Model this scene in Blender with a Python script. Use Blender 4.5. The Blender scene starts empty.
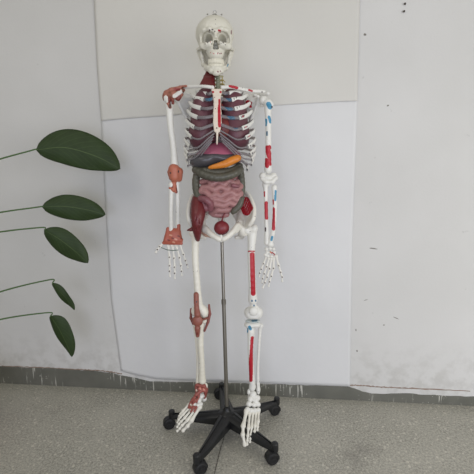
import bpy, math, random
import numpy as np
from mathutils import Vector, Matrix
random.seed(4); np.random.seed(4)
sc = bpy.context.scene
COL = sc.collection
# ------------------------------------------------------------------ camera
PSI = math.radians(6.5)            # heading of the camera against the wall
TH, RHO = math.radians(7.5), math.radians(1.0)
FPX, CX = 350.0, 237.0
CAMP = np.array([0.054, -1.48, 1.09])      # in the heading frame, origin under the stand
_f = np.array([0, math.cos(TH), -math.sin(TH)]); _r = np.array([1., 0, 0]); _u = np.array([0, math.sin(TH), math.cos(TH)])
_cr = math.cos(RHO)*_r - math.sin(RHO)*_u; _cu = math.sin(RHO)*_r + math.cos(RHO)*_u
RZ = np.array([[math.cos(PSI), -math.sin(PSI), 0], [math.sin(PSI), math.cos(PSI), 0], [0, 0, 1]])
cam = bpy.data.cameras.new('camera'); cam.sensor_width = 36; cam.lens = FPX/474*36; cam.clip_start = .02
co = bpy.data.objects.new('camera', cam); COL.objects.link(co); sc.camera = co
_m = np.stack([RZ@_cr, RZ@_cu, -(RZ@_f)], axis=1)
M4 = Matrix([[*_m[i], (RZ@CAMP)[i]] for i in range(3)] + [[0, 0, 0, 1]])
co.matrix_world = M4
def ray(x, y): return (x-CX)/FPX*_cr - (y-CX)/FPX*_cu + _f
def P(x, y, w):                    # point on the plane w of the heading frame seen at x, y
    d = ray(x, y); return CAMP + d*((w-CAMP[1])/d[1])
def proj(V):
    d = V-CAMP; z = d@_f
    return CX+FPX*(d@_cr)/z, CX-FPX*(d@_cu)/z
def proj2(V):
    d = V-CAMP; z = d@_f
    return CX+FPX*(d@_cr)/z, CX-FPX*(d@_cu)/z
MM = .0041      # one picture unit at the skeleton, in metres
WALL_Y = 0.29
def onwall(x, y, off=0.0):
    d = RZ@ray(x, y); p = RZ@CAMP; return p + d*((WALL_Y-off-p[1])/d[1])
def onfloor(x, y, z=0.0):
    d = RZ@ray(x, y); p = RZ@CAMP; return p + d*((z-p[2])/d[2])
# ------------------------------------------------------------------ world and light
sc.view_settings.view_transform = 'Standard'; sc.view_settings.look = 'None'
sc.view_settings.gamma = 1; sc.view_settings.exposure = 0.0
world = bpy.data.worlds.new('world'); sc.world = world; world.use_nodes = True
world.node_tree.nodes['Background'].inputs[0].default_value = (1.0, .98, .86, 1)
world.node_tree.nodes['Background'].inputs[1].default_value = 0.38
def area(name, loc, target, size, power, col):
    l = bpy.data.lights.new(name, 'AREA'); l.shape = 'RECTANGLE'; l.size, l.size_y = size; l.energy = power; l.color = col
    o = bpy.data.objects.new(name, l); COL.objects.link(o); o.location = loc
    o.rotation_euler = (Vector(target)-Vector(loc)).to_track_quat('-Z', 'Y').to_euler(); return o
area('window_light', (-.8, -1.5, 2.4), (.1, .1, .8), (.9, .9), 5.5, (1.0, .95, .88))
area('right_light', (2.2, -1.7, 1.1), (0.3, .2, .6), (1.5, 1.7), 27, (1.0, .995, .97))  # broad area lamp at the right, brightens that side of wall and floor
area('front_light', (.6, -3.2, .8), (0.25, .2, .6), (2.4, 1.4), 30, (.92, .98, 1.22))

# ------------------------------------------------------------------ helpers
def lin(c):
    return tuple(((v/255)/12.92 if v/255 <= .04045 else (((v/255)+.055)/1.055)**2.4) for v in c)
def link(o): COL.objects.link(o); return o
def tag(o, label=None, cat=None, group=None, kind=None):
    if label: o['label'] = label
    if cat: o['category'] = cat
    if group: o['group'] = group
    if kind: o['kind'] = kind
    return o
class NT:
    def __init__(s, name):
        s.m = bpy.data.materials.new(name); s.m.use_nodes = True; s.t = s.m.node_tree; s.b = s.t.nodes['Principled BSDF']
    def n(s, typ, **kw):
        q = s.t.nodes.new(typ)
        for k, v in kw.items(): setattr(q, k, v)
        return q
    def l(s, a, b): s.t.links.new(a, b)
    def math(s, op, a, b=None, clamp=False):
        q = s.n('ShaderNodeMath', operation=op); q.use_clamp = clamp
        for i, v in enumerate((a, b)):
            if v is None: continue
            if isinstance(v, (int, float)): q.inputs[i].default_value = v
            else: s.l(v, q.inputs[i])
        return q.outputs[0]
    def mix(s, fac, a, b, blend='MIX'):
        q = s.n('ShaderNodeMix', data_type='RGBA', blend_type=blend)
        for i, v in ((0, fac), (6, a), (7, b)):
            if isinstance(v, (int, float)): q.inputs[i].default_value = v
            elif isinstance(v, tuple): q.inputs[i].default_value = (*v[:3], 1)
            else: s.l(v, q.inputs[i])
        return q.outputs[2]
    def noise(s, scale, detail=3, vec=None, rough=.5):
        q = s.n('ShaderNodeTexNoise'); q.inputs['Scale'].default_value = scale; q.inputs['Detail'].default_value = detail
        q.inputs['Roughness'].default_value = rough
        if vec is not None: s.l(vec, q.inputs['Vector'])
        return q.outputs['Fac']
    def ramp(s, fac, lo, hi):
        q = s.n('ShaderNodeMapRange'); q.inputs[1].default_value = lo; q.inputs[2].default_value = hi; s.l(fac, q.inputs[0]); return q.outputs[0]
    def bump(s, h, strength=.3, dist=.002):
        q = s.n('ShaderNodeBump'); q.inputs['Strength'].default_value = strength; q.inputs['Distance'].default_value = dist
        s.l(h, q.inputs['Height']); s.l(q.outputs[0], s.b.inputs['Normal'])
    def obj(s): return s.n('ShaderNodeTexCoord').outputs['Object']
    def pos(s): return s.n('ShaderNodeNewGeometry').outputs['Position']
def plain(name, rgb, rough=.5, metal=0., var=.12, scale=40, alpha=None, bump=0., coat=0.):
    t = NT(name); c = lin(rgb)
    f = t.noise(scale, 4, t.pos())
    t.l(t.mix(f, tuple(v*(1-var) for v in c), tuple(min(1, v*(1+var)) for v in c)), t.b.inputs['Base Color'])
    t.b.inputs['Roughness'].default_value = rough; t.b.inputs['Metallic'].default_value = metal
    if alpha is not None: t.b.inputs['Alpha'].default_value = alpha
    if coat: t.b.inputs['Coat Weight'].default_value = coat
    if bump: t.bump(t.noise(scale*4, 3, t.pos()), bump)
    return t.m
def attr_mat(name, rough=.45, specks=False, alpha=None, var=.05):
    t = NT(name)
    a = t.n('ShaderNodeAttribute', attribute_name='col').outputs['Color']
    f = t.noise(30, 4, t.pos())
    c = t.mix(t.math('MULTIPLY', f, var*2), a, (.55, .5, .4), 'MULTIPLY')
    if specks:
        v = t.n('ShaderNodeTexVoronoi'); v.inputs['Scale'].default_value = 42; t.l(t.pos(), v.inputs['Vector'])
        near = t.math('LESS_THAN', v.outputs['Distance'], .085)
        sep = t.n('ShaderNodeSeparateColor'); t.l(v.outputs['Color'], sep.inputs[0])
        some = t.math('GREATER_THAN', sep.outputs[0], .45)
        c = t.mix(t.math('MULTIPLY', near, some), c, lin((60, 50, 60)))
    t.l(c, t.b.inputs['Base Color']); t.b.inputs['Roughness'].default_value = rough
    if alpha is not None: t.b.inputs['Alpha'].default_value = alpha
    return t.m
BONE = (226, 225, 220); RED = (176, 22, 42); BLUE = (70, 140, 175); LIG = (162, 96, 82); LIGD = (120, 52, 44)
m_bone = attr_mat('bone_plastic', .4, True)
m_bone_clean = attr_mat('bone_plastic_clean', .4)
m_lig = attr_mat('ligament_plastic', .45, True, var=.1)
m_cart = attr_mat('cartilage_plastic', .25, False, alpha=.62)
m_musc = plain('muscle_plastic', (100, 30, 34), .4, var=.25, scale=60)
m_lung = plain('lung_plastic', (98, 56, 66), .45, var=.2, scale=25)
m_heart = plain('heart_plastic', (120, 50, 48), .4, var=.3, scale=50)
m_diaph = plain('diaphragm_plastic', (158, 84, 108), .4, var=.15, scale=20)
m_liver = plain('liver_plastic', (74, 72, 76), .28, var=.15, scale=20)
m_panc = plain('pancreas_plastic', (208, 126, 40), .35, var=.2, scale=70)
m_colon = plain('colon_plastic', (82, 80, 70), .4, var=.25, scale=30)
m_caec = plain('caecum_plastic', (128, 78, 86), .4, var=.2, scale=60)
m_int = plain('intestine_plastic', (160, 114, 114), .4, var=.2, scale=50)
m_blad = plain('bladder_plastic', (120, 40, 47), .4, var=.15, scale=60)
m_black = plain('black_plastic', (24, 25, 27), .38, var=.2, scale=60, bump=.05)
m_rubber = plain('wheel_rubber', (20, 20, 21), .55)
m_steel = plain('pole_steel', (128, 124, 116), .32, metal=.85, var=.1, scale=30)
m_chrome = plain('hook_steel', (170, 170, 168), .3, metal=.9)

# ------------------------------------------------------------------ implicit surfaces
class Field:
    def __init__(s): s.ops = []
    def add(s, fn, lo, hi, k=.003, sub=False): s.ops.append((fn, np.array(lo, float), np.array(hi, float), k, sub)); return s
    def cap(s, a, b, ra, rb=None, k=.003, sub=False):
        rb = ra if rb is None else rb
        a = np.array(a, float); b = np.array(b, float); d = b-a; dd = max(float(d@d), 1e-12); r = max(ra, rb)
        def fn(X, Y, Z):
            x, y, z = X-a[0], Y-a[1], Z-a[2]
            t = np.clip((x*d[0]+y*d[1]+z*d[2])/dd, 0, 1)
            return np.sqrt((x-t*d[0])**2+(y-t*d[1])**2+(z-t*d[2])**2) - (ra+(rb-ra)*t)
        return s.add(fn, np.minimum(a, b)-r, np.maximum(a, b)+r, k, sub)
    def chain(s, pts, rs, k=.003, sub=False):
        if isinstance(rs, (int, float)): rs = [rs]*len(pts)
        for i in range(len(pts)-1): s.cap(pts[i], pts[i+1], rs[i], rs[i+1], k, sub)
        return s
    def ell(s, c, r, k=.003, sub=False, rot=None):
        c = np.array(c, float); r = np.array(r, float); R = np.array(rot.to_matrix()) if rot is not None else None
        def fn(X, Y, Z):
            x, y, z = X-c[0], Y-c[1], Z-c[2]
            if R is not None:
                x, y, z = (R[0, 0]*x+R[1, 0]*y+R[2, 0]*z, R[0, 1]*x+R[1, 1]*y+R[2, 1]*z, R[0, 2]*x+R[1, 2]*y+R[2, 2]*z)
            k0 = np.sqrt((x/r[0])**2+(y/r[1])**2+(z/r[2])**2)
            k1 = np.sqrt((x/r[0]**2)**2+(y/r[1]**2)**2+(z/r[2]**2)**2)+1e-9
            return k0*(k0-1)/k1
        e = r if R is None else np.full(3, r.max())
        return s.add(fn, c-e, c+e, k, sub)
    def mesh(s, h):
        lo = np.min([o[1] for o in s.ops if not o[4]], 0)-h*4; hi = np.max([o[2] for o in s.ops if not o[4]], 0)+h*4
        n = np.ceil((hi-lo)/h).astype(int)+1
        ax = [lo[i]+h*np.arange(n[i]) for i in range(3)]
        Fd = np.full(n, .05, np.float32)
        for fn, a, b, k, sub in s.ops:
            mg = k+3*h
            i0 = np.clip(np.floor((a-mg-lo)/h).astype(int), 0, n); i1 = np.clip(np.ceil((b+mg-lo)/h).astype(int)+1, 0, n)
            if (i1 <= i0).any(): continue
            sl = tuple(slice(i0[j], i1[j]) for j in range(3))
            X = ax[0][sl[0]][:, None, None]; Y = ax[1][sl[1]][None, :, None]; Z = ax[2][sl[2]][None, None, :]
            g = fn(X, Y, Z).astype(np.float32); f0 = Fd[sl]
            if sub:
                q = np.clip(.5-.5*(f0+g)/k, 0, 1); Fd[sl] = f0+(-g-f0)*q+k*q*(1-q)
            else:
                q = np.clip(.5+.5*(f0-g)/k, 0, 1); Fd[sl] = f0+(g-f0)*q-k*q*(1-q)
        # surface nets
        S = Fd < 0; n0, n1, n2 = (v-1 for v in Fd.shape)
        acc = np.zeros((n0, n1, n2, 3), np.float32); cnt = np.zeros((n0, n1, n2), np.float32)
        for d in range(3):
            o = [j for j in range(3) if j != d]
            for p in (0, 1):
                for q in (0, 1):
                    s0 = [None]*3; s1 = [None]*3
                    s0[o[0]] = s1[o[0]] = slice(p, p+(n0, n1, n2)[o[0]]); s0[o[1]] = s1[o[1]] = slice(q, q+(n0, n1, n2)[o[1]])
                    s0[d] = slice(0, (n0, n1, n2)[d]); s1[d] = slice(1, (n0, n1, n2)[d]+1)
                    A = Fd[tuple(s0)]; B = Fd[tuple(s1)]; cr = S[tuple(s0)] != S[tuple(s1)]
                    t = np.where(cr, A/np.where(cr, A-B, 1), 0)
                    acc[..., d] += t; acc[..., o[0]] += cr*p; acc[..., o[1]] += cr*q; cnt += cr
        act = cnt > 0; idx = np.full(act.shape, -1, np.int64); idx[act] = np.arange(act.sum())
        V = (np.argwhere(act)+acc[act]/cnt[act][:, None])*h+lo
        quads = []
        for d in range(3):
            o = [(d+1) % 3, (d+2) % 3]
            sl0 = [slice(1, -1)]*3; sl1 = [slice(1, -1)]*3; sl0[d] = slice(0, -1); sl1[d] = slice(1, None)
            A = S[tuple(sl0)]; B = S[tuple(sl1)]; e = np.argwhere(A != B)
            if len(e) == 0: continue
            ins = A[tuple(e.T)]
            base = e+1; base[:, d] -= 1
            def ci(da, db):
                c = base.copy(); c[:, o[0]] += da; c[:, o[1]] += db; return idx[tuple(c.T)]
            q = np.stack([ci(-1, -1), ci(0, -1), ci(0, 0), ci(-1, 0)], 1)
            q[~ins] = q[~ins][:, ::-1]; quads.append(q)
        return V, np.concatenate(quads)
ORG = {}
def mkmesh(name, V, faces, mat, parent=None, colors=None, smooth=True, base=False):
    """link vertices given in the frame of the parent thing as one mesh object with its origin at its own centre"""
    V = np.asarray(V, float)
    c = (V.min(0)+V.max(0))/2
    if base: c[2] = V[:, 2].min()
    po = ORG.get(parent.name, np.zeros(3)) if parent is not None else np.zeros(3)
    me = bpy.data.meshes.new(name)
    if isinstance(faces, np.ndarray):
        nf, w = faces.shape
        me.vertices.add(len(V)); me.vertices.foreach_set('co', (V-c).astype(np.float32).ravel())
        me.loops.add(nf*w); me.loops.foreach_set('vertex_index', faces.astype(np.int32).ravel())
        me.polygons.add(nf); me.polygons.foreach_set('loop_start', np.arange(0, nf*w, w, dtype=np.int32))
        me.update(calc_edges=True); me.validate()
    else:
        me.from_pydata((V-c).tolist(), [], faces)
    if smooth: me.polygons.foreach_set('use_smooth', [True]*len(me.polygons))
    if colors is not None:
        a = me.color_attributes.new('col', 'FLOAT_COLOR', 'POINT')
        a.data.foreach_set('color', np.concatenate([colors, np.ones((len(colors), 1))], 1).astype(np.float32).ravel())
    me.materials.append(mat)
    o = bpy.data.objects.new(name, me); link(o)
    o.location = Vector(c-po)
    if parent is not None: o.parent = parent
    ORG[o.name] = c
    return o
def thing(name, label, cat, loc, rz=0, group=None):
    o = bpy.data.objects.new(name, None); link(o); o.location = Vector(loc); o.rotation_euler = (0, 0, rz); o.empty_display_size = .1
    tag(o, label, cat, group); ORG[o.name] = np.zeros(3); return o
def colour(V, base, strokes=(), deep=False):
    """paint on the plastic: strokes (a, b, r, rgb) printed onto the front of the bone"""
    c = np.tile(np.array(lin(base)), (len(V), 1))
    if not deep and len(strokes):
        px = np.stack(proj2(V), 1)
        for a, b, r, rgb in strokes:
            a = np.array(a, float); b = np.array(b, float); pa = np.array(proj(a)); pb = np.array(proj(b)); d = pb-pa
            t = np.clip(((px-pa)@d)/max(d@d, 1e-9), 0, 1)
            q = (np.linalg.norm(px-pa-t[:, None]*d, axis=1) < r/MM) & (abs(V[:, 1]-(a[1]+(b[1]-a[1])*t)) < .05)
            if q.any(): q &= V[:, 1] <= np.percentile(V[q, 1], 50 if r < .0145 else 100)+.003
            c[q] = lin(rgb)
        return c
    for a, b, r, rgb in strokes:
        a = np.array(a); b = np.array(b); d = b-a; t = np.clip(((V-a)@d)/max(d@d, 1e-9), 0, 1)
        c[np.linalg.norm(V-a-t[:, None]*d, axis=1) < r] = lin(rgb)
    return c
def build(name, fld, h, mat, parent, base=BONE, strokes=(), deep=False):
    V, Q = fld.mesh(h)
    return mkmesh(name, V, Q, mat, parent, colour(V, base, strokes, deep))
def spline(pts, n):
    pts = [np.array(p, float) for p in pts]; e = [2*pts[0]-pts[1]]+pts+[2*pts[-1]-pts[-2]]; out = []
    for i in range(1, len(e)-2):
        for j in range(n):
            t = j/n; p0, p1, p2, p3 = e[i-1:i+3]
            out.append(.5*((2*p1)+(-p0+p2)*t+(2*p0-5*p1+4*p2-p3)*t*t+(-p0+3*p1-3*p2+p3)*t**3))
    out.append(pts[-1]); return np.array(out)
def sweep(path, rt, rh, up=(0, 0, 1), seg=12):
    """elliptical section: rt across, rh along up"""
    n = len(path); V = []; Fc = []
    rt = np.broadcast_to(rt, n); rh = np.broadcast_to(rh, n)
    T = np.gradient(path, axis=0); T /= np.linalg.norm(T, axis=1)[:, None]+1e-9
    for i in range(n):
        s = np.cross(T[i], up); s /= np.linalg.norm(s)+1e-9; q = np.cross(s, T[i])
        for j in range(seg):
            a = 2*math.pi*j/seg; V.append(path[i]+s*math.cos(a)*rt[i]+q*math.sin(a)*rh[i])
    for i in range(n-1):
        for j in range(seg):
            k = (j+1) % seg; Fc.append([i*seg+j, i*seg+k, (i+1)*seg+k, (i+1)*seg+j])
    Fc.append(list(range(seg))[::-1]); Fc.append([(n-1)*seg+j for j in range(seg)])
    return np.array(V), Fc
class MB:
    def __init__(s): s.V = []; s.F = []
    def put(s, V, Fc):
        o = len(s.V); s.V += [list(map(float, v)) for v in V]; s.F += [[i+o for i in f] for f in Fc]; return s
    def tube(s, path, r, seg=12, up=(0, 0, 1)):
        path = np.array(path, float); return s.put(*sweep(path, r, r, up, seg))
    def lathe(s, prof, c=(0, 0, 0), axis='z', seg=28):
        V = []; Fc = []; n = len(prof)
        for r, z in prof:
            for j in range(seg):
                a = 2*math.pi*j/seg; v = (r*math.cos(a), r*math.sin(a), z)
                V.append(v)
        for i in range(n-1):
            for j in range(seg):
                k = (j+1) % seg; Fc.append([i*seg+j, i*seg+k, (i+1)*seg+k, (i+1)*seg+j])
        Fc.append(list(range(seg))[::-1]); Fc.append([(n-1)*seg+j for j in range(seg)])
        V = np.array(V)
        if isinstance(axis, np.ndarray):
            w = axis/np.linalg.norm(axis); a = np.cross(w, (0, 0, 1)); a /= np.linalg.norm(a); b = np.cross(w, a)
            V = V[:, :1]*a+V[:, 1:2]*b+V[:, 2:]*w
        return s.put(V+np.array(c), Fc)
    def loft(s, rings):
        n = len(rings[0]); V = [p for r in rings for p in r]; Fc = []
        for i in range(len(rings)-1):
            for j in range(n):
                k = (j+1) % n; Fc.append([i*n+j, i*n+k, (i+1)*n+k, (i+1)*n+j])
        Fc.append(list(range(n))[::-1]); Fc.append([(len(rings)-1)*n+j for j in range(n)])
        return s.put(V, Fc)
    def build(s, name, mat, parent=None, smooth=True, bevel=0, base=False):
        o = mkmesh(name, s.V, s.F, mat, parent, None, smooth, base)
        if bevel:
            b = o.modifiers.new('bevel', 'BEVEL'); b.width = bevel; b.segments = 2; b.limit_method = 'ANGLE'
        if smooth: o.data.set_sharp_from_angle(angle=math.radians(38))
        return o

# ------------------------------------------------------------------ setting
t = NT('plaster_wall')
p = t.pos(); n1 = t.noise(1.3, 4, p); n2 = t.noise(14, 5, p, .6); n3 = t.noise(90, 4, p)
c = t.mix(t.ramp(n1, .35, .65), lin((205, 204, 202)), lin((214, 213, 212)))
c = t.mix(t.math('MULTIPLY', t.ramp(n2, .68, .74), .35), c, lin((140, 138, 134)))
sep = t.n('ShaderNodeSeparateXYZ'); t.l(p, sep.inputs[0])
low = t.ramp(sep.outputs[2], .34, .14)      # scuffed zone just over the skirting
c = t.mix(t.math('MULTIPLY', t.math('MULTIPLY', low, t.ramp(n2, .45, .6), True), .25), c, lin((150, 146, 138)))
t.l(c, t.b.inputs['Base Color']); t.b.inputs['Roughness'].default_value = .85
t.bump(n3, .25, .002); m_wall = t.m
t = NT('terrazzo_floor')
p = t.pos(); n1 = t.noise(4, 5, p); n2 = t.noise(120, 6, p, .85)
v = t.n('ShaderNodeTexVoronoi'); v.inputs['Scale'].default_value = 62; t.l(p, v.inputs['Vector'])
sp = t.n('ShaderNodeSeparateColor'); t.l(v.outputs['Color'], sp.inputs[0])
c = t.mix(t.ramp(n1, .35, .65), lin((134, 133, 126)), lin((154, 152, 144)))
c = t.mix(t.ramp(n2, .44, .60), c, lin((196, 192, 180)))
chip = t.math('MULTIPLY', t.math('LESS_THAN', v.outputs['Distance'], .36), t.math('GREATER_THAN', sp.outputs[0], .84))
c = t.mix(t.math('MULTIPLY', chip, .5), c, lin((216, 212, 200)))
dk = t.math('MULTIPLY', t.math('LESS_THAN', v.outputs['Distance'], .33), t.math('LESS_THAN', sp.outputs[0], .2))
c = t.mix(t.math('MULTIPLY', dk, .28), c, lin((96, 92, 86)))
st = t.ramp(t.noise(2.6, 5, p, .6), .62, .72)
c = t.mix(t.math('MULTIPLY', st, .35), c, lin((110, 106, 100)))
t.l(c, t.b.inputs['Base Color']); t.b.inputs['Roughness'].default_value = .55; t.bump(n2, .12, .001); m_floor = t.m
t = NT('painted_skirting')
p = t.pos(); mp = t.n('ShaderNodeMapping'); mp.inputs['Scale'].default_value = (1, 1, .06); t.l(p, mp.inputs[0])
drip = t.ramp(t.noise(95, 3, mp.outputs[0]), .60, .64)
gate = t.ramp(t.noise(3.1, 2, p), .47, .56)
blot = t.ramp(t.noise(60, 3, p), .64, .68)
c = t.mix(t.noise(12, 5, p), lin((88, 89, 82)), lin((116, 115, 107)))
c = t.mix(t.math('MULTIPLY', t.math('MAXIMUM', drip, t.math('MULTIPLY', blot, .7)), gate), c, lin((190, 188, 180)))
t.l(c, t.b.inputs['Base Color']); t.b.inputs['Roughness'].default_value = .6; t.bump(t.noise(60, 4, p), .3, .001); m_skirt = t.m
def paper(name, rgb, rgb2):
    t = NT(name); p = t.pos()
    c = t.mix(t.ramp(t.noise(2.2, 4, p), .3, .7), lin(rgb), lin(rgb2))
    t.l(c, t.b.inputs['Base Color']); t.b.inputs['Roughness'].default_value = .6
    t.bump(t.noise(9, 4, p), .25, .01); return t.m
m_pap1 = paper('upper_paper', (208, 206, 201), (213, 211, 206)); m_pap2 = paper('lower_paper', (213, 213, 214), (219, 219, 220))
def boxmesh(name, lo, hi, mat):
    V = [(x, y, z) for x in (lo[0], hi[0]) for y in (lo[1], hi[1]) for z in (lo[2], hi[2])]
    Fc = [[0, 1, 3, 2], [4, 6, 7, 5], [0, 4, 5, 1], [2, 3, 7, 6], [0, 2, 6, 4], [1, 5, 7, 3]]
    return mkmesh(name, V, Fc, mat, None, None, False, True)
tag(boxmesh('floor', (-3.2, -3.6, -.08), (3.2, WALL_Y+.12, 0), m_floor), kind='structure')
tag(boxmesh('wall_back', (-3.2, WALL_Y, 0), (3.2, WALL_Y+.12, 2.9), m_wall), kind='structure')
# painted skirting band with an uneven chipped top edge
rng = np.random.RandomState(7)
xs = np.linspace(-3.2, 3.2, 700)
jag = np.interp(xs, np.linspace(-3.2, 3.2, 180), rng.uniform(-.003, .003, 180))
zt = np.interp(xs, [-3.2, onwall(68, 369)[0], onwall(112, 371)[0], onwall(150, 381)[0], onwall(345, 386)[0], onwall(372, 393)[0], onwall(405, 394)[0], 3.2],
               [onwall(68, 369)[2]]*2+[onwall(112, 373)[2], onwall(150, 381)[2], onwall(345, 386)[2], onwall(372, 393.5)[2], onwall(405, 393.5)[2], onwall(405, 393.5)[2]])+jag
V = []; Fc = []
for i, (x, z) in enumerate(zip(xs, zt)):
    V += [(x, WALL_Y-.006, 0), (x, WALL_Y-.006, z-.002), (x, WALL_Y-.004, z), (x, WALL_Y+.002, z), (x, WALL_Y+.002, 0)]
    if i:
        a = (i-1)*5; b = i*5
        Fc += [[a+j, b+j, b+j+1, a+j+1] for j in range(4)]
o = mkmesh('baseboard_back', V, Fc, m_skirt, None, None, False, True); tag(o, kind='structure')
# cracked dirty ridge running over the skirting
m_crack = plain('dirty_plaster_edge', (146, 128, 116), .9, var=.3, scale=60, bump=.5)
def ridge(name, pts, r):
    pa = spline([onwall(x, y, 0.0) for x, y in pts], 14); pa[:, 2] += rng.uniform(-.0015, .0015, len(pa))
    V, Fc = sweep(pa, r, r*rng.uniform(.5, 1.4, len(pa))); tag(mkmesh(name, V, Fc, m_crack), kind='structure')
ridge('trim_1', [(346, 385), (362, 385.5), (380, 387), (405, 388), (470, 391)], .003)
ridge('trim_2', [(2, 366), (40, 367.5), (68, 369), (90, 370), (108, 371.5), (122, 374)], .0028)
# paper backdrop: a warm white upper sheet lapping over a cooler lower sheet
def sheet(name, L, R, top, bot, off, mat, wav, label):
    nx, ny = 90, 90; V = []
    for j in range(ny+1):
        for i in range(nx+1):
            s = i/nx; v = j/ny
            yt = np.interp(s, *top); yb = np.interp(s, *bot); y = yt+(yb-yt)*v
            x = (1-s)*np.interp(y, *L)+s*np.interp(y, *R)
            o_ = off+wav*(1+math.sin(5*s+2*v)*math.sin(7*v+1.3*s))*.5+wav*.5*(1+math.sin(17*s*v+3))*.5
            V.append(onwall(x, y, o_))
    V = np.array(V); W = V+np.array([0, -.0006, 0]); n = len(V); Fc = []
    for j in range(ny):
        for i in range(nx):
            a = j*(nx+1)+i; Fc.append([a, a+1, a+nx+2, a+nx+1]); Fc.append([n+a, n+a+nx+1, n+a+nx+2, n+a+1])
    rim = [i for i in range(nx+1)]+[j*(nx+1)+nx for j in range(1, ny+1)]+[ny*(nx+1)+i for i in range(nx-1, -1, -1)]+[j*(nx+1) for j in range(ny-1, 0, -1)]
    for a, b in zip(rim, rim[1:]+rim[:1]): Fc.append([a, n+a, n+b, b])
    o = mkmesh(name, np.concatenate([V, W]), Fc, mat, None, None, True, True); tag(o, label, 'backdrop paper'); return o
Lx = ([-60, 3, 68, 120, 235, 300, 378], [90, 94, 97, 101, 107, 111, 122]); Rx = ([-60, 3, 120, 240, 386], [362, 360, 357, 352.5, 350])
sheet('paper_sheet', Lx, Rx, ([0, 1], [-60, -60]), ([0, .1, .25, .68, .93, 1], [121, 118.6, 116, 105.5, 101.5, 101]), .005, m_pap1, .003,
      'warm white upper sheet of backdrop paper, lapping over the lower sheet')
sheet('paper_sheet', Lx, Rx, ([0, 1], [108, 90]), ([0, .06, .15, .3, 1], [371, 375, 379, 380.5, 386.5]), .0015, m_pap2, .003,
      'cool white lower sheet of backdrop paper reaching down to the skirting')
# marks on the bare plaster
m_smear = plain('wall_scuff', (128, 124, 118), .9, var=.3, scale=80)
def scuff(x, y, rx, ry, a=0):
    c = onwall(x, y, .0004); mb = MB(); V = []
    for j in range(14):
        q = 2*math.pi*j/14; k = 1+.25*rng.uniform(-1, 1); u, v_ = rx*k*math.cos(q), ry*k*math.sin(q)
        V.append((c[0]+u*math.cos(a)-v_*math.sin(a), c[1], c[2]+u*math.sin(a)+v_*math.cos(a)))
    W = [(x_, WALL_Y+.0005, z_) for x_, _, z_ in V]
    mb.loft([V, W]); return mb
mb = MB()
for a in [(373.5, 248.5, .018, .003, -.15), (365, 34.5, .006, .005), (388, 105.5, .005, .004), (357, 351, .004, .005), (396, 318, .014, .002, -.4), (384, 325, .004, .003), (366, 300, .01, .0015, .3), (356, 330, .003, .006)]:
    q = scuff(*a); mb.put(q.V, q.F)
tag(mb.build('trim_3', m_smear, None, False), kind='structure')
m_nail = plain('rusty_nail', (70, 62, 58), .6)
for k, (x, y) in enumerate([(404.5, 4.5), (403.6, 12)]):
    c = onwall(x, y); b = MB().lathe([(.0015, 0), (.0015, .006), (.005, .006), (.0045, .008), (.001, .009)], c, np.array([0, -1., 0]))
    tag(b.build('wall_nail', m_nail), ['dark nail head in the upper right wall, the higher of two', 'dark nail head in the upper right wall, the lower of two'][k], 'nail', 'nails in the wall')

# ------------------------------------------------------------------ rolling stand
stand = thing('rolling_stand', 'black five-legged rolling stand with a grey steel pole holding up the skeleton', 'stand', (0, 0, 0), PSI)
pole_top = P(221.6, 232, .05); hubc = P(228.3, 412, 0); hubc = np.array([-.005, -.010, .105])
mb = MB(); mb.lathe([(.012, .045), (.030, .05), (.040, .062), (.040, .092), (.034, .100), (.022, .104), (.016, .112), (.0145, .125), (.011, .126)], (-.005, -.010, 0))
hub = mb.build('hub', m_black, stand)
pth = np.array([hubc+(pole_top-hubc)*q for q in np.linspace(0, .62, 8)]); MB().tube(pth, .0085, 20, (0, 1, 0)).build('pole', m_steel, stand)
pth2 = np.array([hubc+(pole_top-hubc)*q for q in np.linspace(.61, 1.04, 8)]); MB().tube(pth2, .0072, 20, (0, 1, 0)).build('pole', m_steel, stand)
cc = hubc+(pole_top-hubc)*.615; MB().lathe([(.0085, -.012), (.0105, -.01), (.0105, .01), (.0085, .012)], cc).build('collar', m_steel, stand)
RB = .266; BC = np.array([.000, -.012, 0])
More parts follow.
